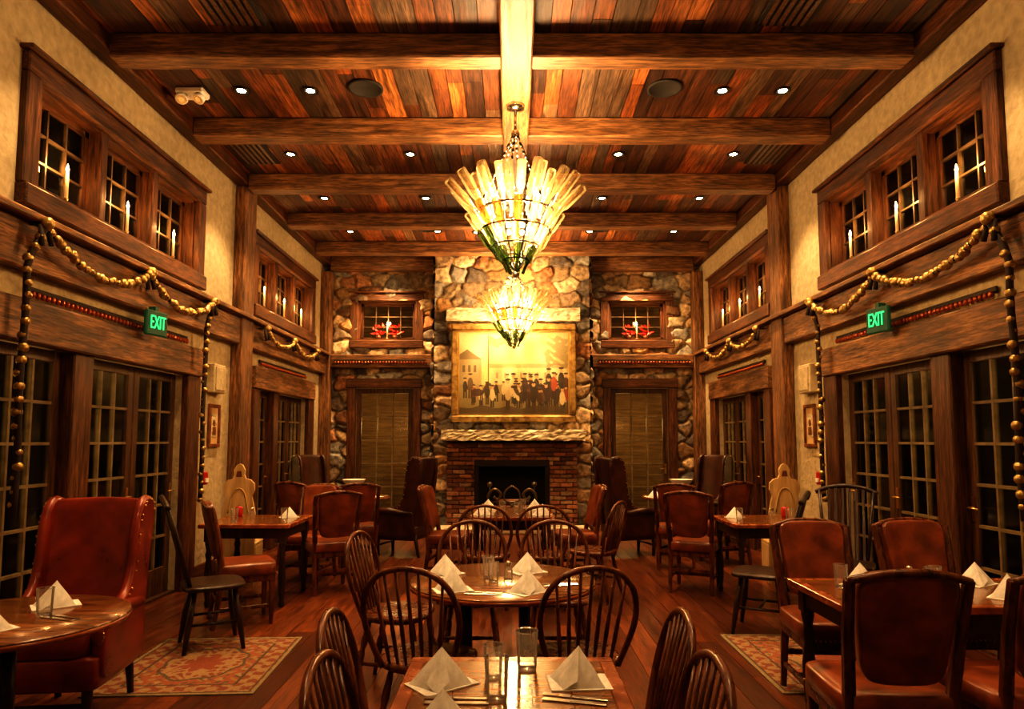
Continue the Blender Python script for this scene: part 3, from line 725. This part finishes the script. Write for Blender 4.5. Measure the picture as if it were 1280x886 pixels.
def fanback():
    b=MB(); sh=.45
    b.pad((0,0,sh),(.46,.43,.05),.5,0)
    for x,y in((-.15,.13),(.15,.13),(-.13,-.13),(.13,-.13)): b.tube([(x,y,sh-.01),(x*1.2,y*1.25,sh*.5),(x*1.4,y*1.5,0)],[.015,.024,.013],8,0)
    for s_ in(-1,1): b.cyl((s_*.175,.165,.2),(s_*.16,-.17,.2),.011,.011,6,0)
    b.cyl((-.17,0,.2),(.17,0,.2),.011,.011,6,0)
    yb=lambda h:-.16-.17*h
    for s_ in(-1,1): b.tube([(s_*.16,-.16,sh),(s_*.19,yb(.5),sh+.3),(s_*.22,yb(1),sh+.6)],[.014,.016,.012],8,0)
    b.tube(smooth_path([(-.25,yb(1),sh+.58),(-.15,yb(1)-.02,sh+.62),(0,yb(1)-.03,sh+.64),(.15,yb(1)-.02,sh+.62),(.25,yb(1),sh+.58)],5),.02,8,0)
    for k in range(6):
        x=-.125+.05*k; b.box((x*1.1,(-.17+yb(1)-.01)/2,sh+.31),(.022,.012,.64),0,(math.atan2(.17,.6),0,math.radians(0)))
    return b.mesh('fanback',[BLKW])
FAN=fanback()
def side_chair(lm,name):
    b=MB(); sh=.44
    b.pad((0,.0,sh+.01),(.48,.46,.11),.3,0)
    b.bb(-.225,.225,-.21,.215,sh-.09,sh-.02,1,.006)
    for s_ in(-1,1):
        b.box((s_*.2,.19,.19),(.045,.045,.38),1,None,.004,taper=.7)
        b.tube([(s_*.2,-.25,0),(s_*.2,-.2,.3),(s_*.2,-.2,.5),(s_*.215,-.245,.75),(s_*.225,-.30,.96)],[.018,.024,.026,.024,.022],6,1,smooth=False)
        b.box((s_*.2,-.01,.15),(.022,.40,.03),1,None,.003)
    b.box((0,0.0,.15),(.40,.022,.03),1); b.box((0,-.22,.22),(.4,.022,.03),1)
    tl=math.atan2(.10,.45)
    def fn(p):
        w=1+.12*(p.z/.24); p=Vector((p.x*w,p.y-.035*(1-(p.x/.21)**2)+.02,p.z+ (.018*(1-(p.x/.2)**2) if p.z>0.1 else 0))); return p
    b.pad((0,-.255,.765),(.36,.075,.44),.3,0,(tl,0,0),fn=fn)
    b.tube(smooth_path([(-.23,-.302,.955),(-.12,-.335,.985),(0,-.345,.995),(.12,-.335,.985),(.23,-.302,.955)],4),.017,7,1)
    for k in range(18):
        x=-.22+.44*k/17; b.sphere((x,.228,sh-.035),.006,6,2)
    return b.mesh(name,[lm,CHAIRW,BRASS])
SIDE=side_chair(LEATHB,'leather_side')
def wing(lm,name,tall=1.18,w=.62):
    b=MB(); sh=.42
    hz=tall-.30; cz=.30+hz/2; tl=math.radians(8)
    def fn(p):
        k=p.z/(hz/2); wd=.88+.12*k
        y=p.y-.05*(1-(p.x/(w/2))**2)+.05
        z=p.z+(.02*math.cos(p.x/(w/2)*pi/2)-.02)*(1 if k>.7 else 0)
        return Vector((p.x*wd,y,z))
    b.pad((0,-.26,cz),(w,.12,hz),.18,0,(tl,0,0),n=40,m=24,fn=fn)
    b.pad((0,.04,sh+.02),(w-.12,.54,.14),.3,0)
    b.pad((0,.02,sh-.12),(w-.02,.58,.18),.2,0)
    for s_ in(-1,1):
        prof=[(-.22,.32),(-.02,.40),(.22,.44),(.27,.50),(.26,.56),(.20,.60),(.05,.60),(-.06,.66),(-.12,.80),(-.14,.95),(-.17,tall-.10),(-.22,tall-.03),(-.29,tall-.02),(-.34,tall-.08),(-.30,.8)]
        P=smooth_path([(p[0],p[1],0) for p in prof]+[(prof[0][0],prof[0][1],0)],3)[:-1]
        Mx=Matrix(((0,0,1,s_*(w/2-.03)),(1,0,0,0),(0,1,0,0),(0,0,0,1)))
        b.prism([(p[0],p[1]) for p in P],.05,Mx,0)
        b.tube([(s_*(w/2-.03),p[0],p[1]) for p in P],.028,8,0,closed=True)
        b.tube([(s_*(w/2-.01),-.2,.56),(s_*(w/2),.1,.59),(s_*(w/2),.27,.58)],[.03,.042,.04],10,0)
        b.pad((s_*(w/2-.03),.0,.42),(.07,.52,.34),.25,0)
        b.tube([(s_*(w/2-.07),.26,.30),(s_*(w/2-.06),.28,.15),(s_*(w/2-.07),.27,0)],[.03,.026,.018],8,1)
        b.tube([(s_*(w/2-.08),-.24,.30),(s_*(w/2-.08),-.30,0)],[.028,.018],8,1)
        for k in range(22):
            q=P[int(k*len(P)/30)+8] if int(k*len(P)/30)+8<len(P) else P[-1]; b.sphere((s_*(w/2+.0),q[0],q[1]),.007,6,2)
    b.cyl((-w/2+.08,.27,.14),(w/2-.08,.27,.14),.012,.012,6,1)
    return b.mesh(name,[lm,BLKW,BRASS])
WINGR=wing(LEATH,'wing_red',1.16,.56); WINGD=wing(LEATHD,'wing_dark',1.28,.54)
R=math.radians
for x,y,a in((-.38,2.50,-88),(-.27,1.98,-90),(.34,2.50,88),(.30,1.98,90)):
    inst(WIND,'windsor_chair',(x,y,0),R(a),(1,1,.96))
for x,y,a in((-.41,3.40,-14),(.30,3.42,14),(-.28,4.66,180),(.30,4.66,180),(-.70,4.28,-100),
             (-.24,6.35,0),(.28,6.35,0),(.78,6.6,60)):
    inst(WIND,'windsor_chair',(x,y,0),R(a))
for x,y,a in((-2.20,5.10,-60),(1.98,5.50,62),(2.82,5.85,150)): inst(FAN,'fanback_chair',(x,y,0),R(a))
for x,y,a in((-2.24,5.80,-62),(-1.85,7.0,30),(-1.85,8.25,15),(-2.55,8.5,-20),(-.66,7.5,-100),(.68,7.6,100),(1.85,7.0,-25),(1.95,8.2,-15),(2.6,8.5,20),(-2.2,7.45,170),
             (1.55,2.98,-3),(2.14,2.98,3),(1.84,4.02,176),(2.52,4.05,182)):
    inst(SIDE,'leather_side_chair',(x,y,0),R(a))
inst(WINGR,'wingback_chair',(-2.43,3.85,0),R(187))
for x,y,a in((-1.42,9.1,72),(1.52,9.1,-72),(-2.85,10.2,-120),(2.85,10.2,120)): inst(WINGD,'wingback_chair',(x,y,0),R(a))
# ------------------------------------------------------------------ tables
TH=.74
def pedestal(b,x,y):
    b.cyl((x,y,TH-.04),(x,y,.05),.032,.036,12,2); b.lathe([(.13,TH-.05),(.13,TH-.035),(.04,TH-.035)][::-1],12,2,(x,y,0))
    for k in range(4):
        a=pi/4+k*pi/2; b.tube([(x,y,.10),(x+.14*math.cos(a),y+.14*math.sin(a),.06),(x+.27*math.cos(a),y+.27*math.sin(a),.015)],[.028,.022,.014],8,2)
def round_table(rad,two=False,name='round_table'):
    b=MB(); b.lathe([(0,TH-.035),(rad-.02,TH-.035),(rad,TH-.028),(rad,TH-.008)],48,1); b.lathe([(rad,TH-.008),(rad-.008,TH),(0,TH)],48,0)
    if two: pedestal(b,-.2,0);pedestal(b,.12,.05)
    else: pedestal(b,0,0)
    return b.mesh(name,[TABW,TABE,BLK])
def rect_table(w,d):
    b=MB(); nb=5
    for k in range(nb): b.bb(-w/2+.05+(w-.1)*k/nb+.001,-w/2+.05+(w-.1)*(k+1)/nb-.001,-d/2+.05,d/2-.05,TH-.03,TH,0)
    for q in((-w/2,w/2,-d/2,-d/2+.05),(-w/2,w/2,d/2-.05,d/2),(-w/2,-w/2+.05,-d/2+.05,d/2-.05),(w/2-.05,w/2,-d/2+.05,d/2-.05)): b.bb(q[0],q[1],q[2],q[3],TH-.035,TH,1,.004)
    b.bb(-w/2+.05,w/2-.05,-d/2+.05,-d/2+.075,TH-.13,TH-.03,2);b.bb(-w/2+.05,w/2-.05,d/2-.075,d/2-.05,TH-.13,TH-.03,2)
    b.bb(-w/2+.05,-w/2+.075,-d/2+.05,d/2-.05,TH-.13,TH-.03,2);b.bb(w/2-.075,w/2-.05,-d/2+.05,d/2-.05,TH-.13,TH-.03,2)
    for sx in(-1,1):
        for sy in(-1,1):
            x,y=sx*(w/2-.075),sy*(d/2-.075)
            b.bb(x-.035,x+.035,y-.035,y+.035,TH-.16,TH-.03,2,.004)
            b.lathe([(.018,0),(.028,.03),(.02,.06),(.03,.12),(.036,.3),(.022,.42),(.03,.46),(.022,.5),(.034,.56),(.034,.6)],10,2,(x,y,0))
    return b.mesh('rect_table',[TABW,TABE,BLKW])
inst(rect_table(.70,1.08),'dining_table',(0,1.92,0))
inst(round_table(.51,True),'round_table',(-.05,3.80,0))
inst(rect_table(.85,.95),'dining_table',(0,7.25,0))
inst(round_table(.46),'round_table',(-2.15,2.98,0))
RT=round_table(.44); inst(RT,'round_table',(-2.1,9.3,0)); inst(RT,'round_table',(2.2,9.3,0))
T2=rect_table(.82,.8); inst(T2,'dining_table',(-2.42,6.6,0)); inst(T2,'dining_table',(2.42,6.6,0))
inst(rect_table(1.2,.66),'dining_table',(2.12,3.5,0))
pr=[(-.17,0),(-.17,.55),(-.165,.75),(-.13,.92),(-.155,.98),(-.15,1.05),(-.11,1.09),(-.065,1.10),(-.05,1.14),(-.055,1.19),(-.03,1.24),(0,1.255)]
pr=pr+[(-x,z) for x,z in pr[::-1][1:]]
b=MB(); Mz=Matrix(((1,0,0,0),(0,0,1,0),(0,1,0,0),(0,0,0,1))); b.prism(pr,.045,Mz,0)
b.box((0,.17,.42),(.36,.36,.045),0,None,.01); 
for s_ in(-1,1): b.bb(s_*.16-.02,s_*.16+.02,.0,.34,0,.40,0,.005)
b.tube(smooth_path([(-.1,-.028,.75),(-.06,-.028,.95),(0,-.028,1.0),(.06,-.028,.95),(.1,-.028,.75)],4),.006,6,0)
b.prism([(-.03,1.12),(.03,1.12),(.02,1.18),(-.02,1.18)],.052,Mz,1)
CB=b.mesh('carved_chair',[PALE,CASE])
inst(CB,'carved_hall_chair',(-2.83,7.12,0),R(8)); inst(CB,'carved_hall_chair',(2.86,7.2,0),R(-8))
# ------------------------------------------------------------------ tableware
def napkin():
    b=MB(); w,d,h=.105,.085,.115
    for k,(o,s_) in enumerate(((0,1),(.006,.93))):
        n_=6
        base_=[(-w,.01-o,0),(-.02,-d+o*2,0),(w*.92,-.02,0),(.03,d*.8,0)]
        for i in range(4):
            p,q=base_[i],base_[(i+1)%4]
            vs=[];fs=[]
            for u in range(n_+1):
                for v in range(n_+1):
                    t=v/n_; x=p[0]+(q[0]-p[0])*t; y=p[1]+(q[1]-p[1])*t; g=u/n_
                    bulge=.010*math.sin(pi*t)*math.sin(pi*g)*(1-g)
                    nx,ny=(q[1]-p[1]),-(q[0]-p[0]); l=math.hypot(nx,ny)
                    vs.append((x*(1-g)+nx/l*bulge,y*(1-g)+ny/l*bulge,h*s_*g))
            for u in range(n_):
                for v in range(n_): fs.append((u*(n_+1)+v,u*(n_+1)+v+1,(u+1)*(n_+1)+v+1,(u+1)*(n_+1)+v))
            b.add(vs,fs,0,False)
        if k==0: b.box((0,0,.002),(.19,.14,.004),0,(0,0,.5))
    b.add([(-.02,-d-.004,0.002),(-.05,-d*.45-.012,.02),(0,0,h+.002),(.02,-d*.6-.016,.03)],[(0,1,2),(0,2,3)],0,False)
    return b.mesh('napkin',[CLOTH])
NAP=napkin()
def nap(x,y,a=0,s_=1.,z=TH): inst(NAP,'folded_napkin',(x,y,z),R(a),s_)
b=MB(); b.lathe([(0,.006),(.026,.006),(.028,0),(.030,.02),(.034,.118)],20,0,cap1=False); b.tube([(.034*math.cos(k*pi/12),.034*math.sin(k*pi/12),.118) for k in range(24)],.0018,5,0,closed=True); GL=b.mesh('tumbler',[TG])
b=MB(); b.box((0,0,.003),(.018,.11,.005),0,None,.002); b.box((0,.085,.003),(.022,.10,.003),0,None,.001)
b.box((.035,0,.003),(.014,.11,.005),0,None,.002); b.box((.035,.075,.004),(.022,.035,.003),0,None,.001)
for k in range(4): b.box((.027+k*.0055,.115,.004),(.0028,.05,.003),0)
CUT=b.mesh('cutlery',[CHROME])
b=MB(); b.lathe([(0,0),(.022,0),(.024,.008),(.024,.05),(.015,.062),(.013,.075)],14,0); b.lathe([(.016,.074),(.017,.09),(.010,.098),(0,.099)],12,1); SHK=b.mesh('shaker',[TG,CHROME])
def glass(x,y,s_=1,z=TH): inst(GL,'water_glass',(x,y,z),0,s_)
for q in((-.22,2.19,10),(.21,2.20,-25),(-.18,1.83,20),(.2,1.62,0)): nap(q[0],q[1],q[2],1.0)
glass(.05,2.32,1.08);glass(-.045,2.06,1.05);glass(-.06,2.24,.9)
inst(CUT,'cutlery',(.22,2.03,TH),R(75)); inst(CUT,'cutlery',(-.12,2.03,TH),R(88)); inst(CUT,'cutlery',(.08,1.80,TH),R(10))
for q in((-.38,3.93,20),(-.30,3.52,-10),(.09,4.0,0),(.08,3.48,15)): nap(*q)
glass(-.13,3.83);glass(-.10,3.72,.9); inst(SHK,'salt_shaker',(-.02,3.80,TH)); inst(CUT,'cutlery',(-.1,3.42,TH),R(80)); inst(CUT,'cutlery',(.30,3.64,TH),R(100))
for q in((-.30,7.0,10),(.31,7.0,0),(-.26,7.55,0),(.25,7.58,30)): nap(*q)
for q in((-.1,7.2),(.12,7.5),(.05,7.1)): glass(*q)
for q in((-2.10,3.2,10),(-2.10,2.78,30)): nap(*q)
glass(-2.03,3.02);inst(SHK,'salt_shaker',(-2.28,3.0,TH)); inst(CUT,'cutlery',(-1.9,2.95,TH),R(70))
for q in((1.84,3.66,10),(1.85,3.38,30),(2.46,3.68,0),(2.40,3.36,15)): nap(*q)
glass(1.70,3.58);glass(2.12,3.5);glass(2.2,3.6,.9); inst(CUT,'cutlery',(1.66,3.34,TH),R(0)); inst(SHK,'salt_shaker',(2.1,3.66,TH))
for sx in(-1,1):
    for q in((1.9,9.15),(2.3,9.1),(2.12,9.5)): nap(sx*q[0],q[1],15)
    for q in((2.6,6.45),(2.15,6.5)): glass(sx*q[0],q[1])
    inst(SHK,'salt_shaker',(sx*2.55,6.75,TH)); nap(sx*2.2,6.8,10,.9); glass(sx*2.08,9.3)
b=MB(); b.lathe([(0,0),(.035,0),(.037,.02),(.035,.09),(.028,.10),(0,.10)],14,0); b.cyl((0,0,.10),(0,0,.115),.003,.003,6,1)
JR=b.mesh('jar',[REDP,BLK])
for x,y in((-2.72,6.85),(2.7,6.8)): inst(JR,'red_candle_jar',(x,y,TH))
b=MB(); b.bb(-.14,.14,-.14,.14,0,.06,1,.01); b.bb(-.11,.11,-.11,.11,.06,.56,1,.01); b.bb(-.14,.14,-.14,.14,.56,.6,1,.01)
b.lathe([(.07,.6),(.07,.62),(.03,.64),(.025,.70),(.06,.73),(.15,.80),(.18,.85),(.19,.86),(.17,.86),(.13,.82),(0,.79)],24,0)
UR=b.mesh('urn',[WHITE,SLAB])
for x in(-2.58,2.76): inst(UR,'stone_urn',(x,11.2,0))
b=MB(); r=random.Random(4)
for k in range(26):
    a=r.uniform(0,6.28); e=r.uniform(-.1,1.2); c=(r.uniform(-.09,.09),r.uniform(-.02,.02),r.uniform(.05,.22)); l=.09
    d=Vector((math.cos(a)*math.cos(e),math.sin(a)*math.cos(e)*.4,math.sin(e))); sd=d.orthogonal().normalized()*.022
    c=Vector(c); b.add([tuple(c),tuple(c+d*l*.5+sd),tuple(c+d*l),tuple(c+d*l*.5-sd)],[(0,1,2,3)],0)
b.lathe([(.03,0),(.04,.06),(0,.06)],12,1)
PO=b.mesh('poinsettia',[REDP,CASE])
for x in(-2.09,-2.38,2.09,2.38): inst(PO,'poinsettia',(x,YF+.02,FWZ[0]+.03))
# ------------------------------------------------------------------ rugs
def rug(W,Hh,seed):
    nx,ny=170,170; s,t=np.meshgrid(np.linspace(0,1,nx),np.linspace(0,1,ny))
    x=(s-.5)*W;y=(t-.5)*Hh; col=np.zeros(s.shape+(3,)); col[:]=(.26,.085,.04)
    n=np.sin(x*31+2*np.sin(y*17))*np.sin(y*29+2*np.sin(x*19)); n2=np.sin(x*63+3*np.sin(y*21))*np.sin(y*57+np.cos(x*33)*2)
    col[n>.5]=(.30,.20,.10); col[n2>.6]=(.10,.08,.05); col[n<-.65]=(.27,.16,.07)
    med=(x/(W*.27))**2+(y/(Hh*.3))**2+.08*np.sin(8*np.arctan2(y,x)); col[med<.9]=(.29,.18,.09); col[(med<.9)&(n2>.2)]=(.20,.055,.028); col[np.abs(med-.9)<.07]=(.09,.065,.04); col[med<.2]=(.22,.06,.03)
    e=np.minimum(W/2-np.abs(x),Hh/2-np.abs(y)); bd=e<.16; col[bd]=(.28,.18,.09); q=bd&(np.sin(x*48)*np.sin(y*48)+.4*n2>.05); col[q]=(.20,.06,.03); col[(e<.022)]=(.25,.19,.10); col[np.abs(e-.16)<.008]=(.08,.05,.03); col[np.abs(e-.032)<.006]=(.08,.05,.03)
    rs=np.random.RandomState(seed); col*=rs.uniform(.75,1.15,s.shape)[...,None]
    z=.008+rs.uniform(0,.0015,s.shape); pos=np.stack([x,y,z],-1).reshape(-1,3)
    fs=[(j*nx+i,j*nx+i+1,(j+1)*nx+i+1,(j+1)*nx+i) for j in range(ny-1) for i in range(nx-1)]
    P=pos.tolist(); o=len(P)
    me=bpy.data.meshes.new('rug'); 
    edge=[0,nx-1,ny*nx-1,(ny-1)*nx]
    P+=[[P[i][0],P[i][1],.0005] for i in edge]
    for k in range(4): fs.append((edge[k],edge[(k+1)%4],o+(k+1)%4,o+k))
    me.from_pydata(P,[],fs); at=me.color_attributes.new('Col','FLOAT_COLOR','POINT')
    C=np.concatenate([col.reshape(-1,3),np.full((4,3),.2)]); at.data.foreach_set('color',np.concatenate([C,np.ones((len(C),1))],1).astype(np.float32).ravel())
    me.materials.append(RUGM); me.update(); return me
inst(rug(1.0,1.16,1),'persian_rug',(-2.06,4.70,0),R(3)); inst(rug(1.2,1.22,2),'persian_rug',(2.2,4.76,0),R(0))
# ------------------------------------------------------------------ world + camera
w=bpy.data.worlds.new('World'); S.world=w; w.use_nodes=True; w.node_tree.nodes['Background'].inputs[0].default_value=(.02,.015,.01,1); w.node_tree.nodes['Background'].inputs[1].default_value=.3
cam=bpy.data.cameras.new('Camera'); co=bpy.data.objects.new('Camera',cam); S.collection.objects.link(co)
co.location=(0,0,1.5); co.rotation_euler=(R(90+4.5),0,0); cam.sensor_width=36; cam.lens=850/1280*36; cam.shift_y=40/1280; cam.clip_start=.02
S.camera=co
S.view_settings.view_transform='Standard'
for lk in('High Contrast','Medium High Contrast','None'):
    try: S.view_settings.look=lk; break
    except Exception: pass
S.view_settings.exposure=.25
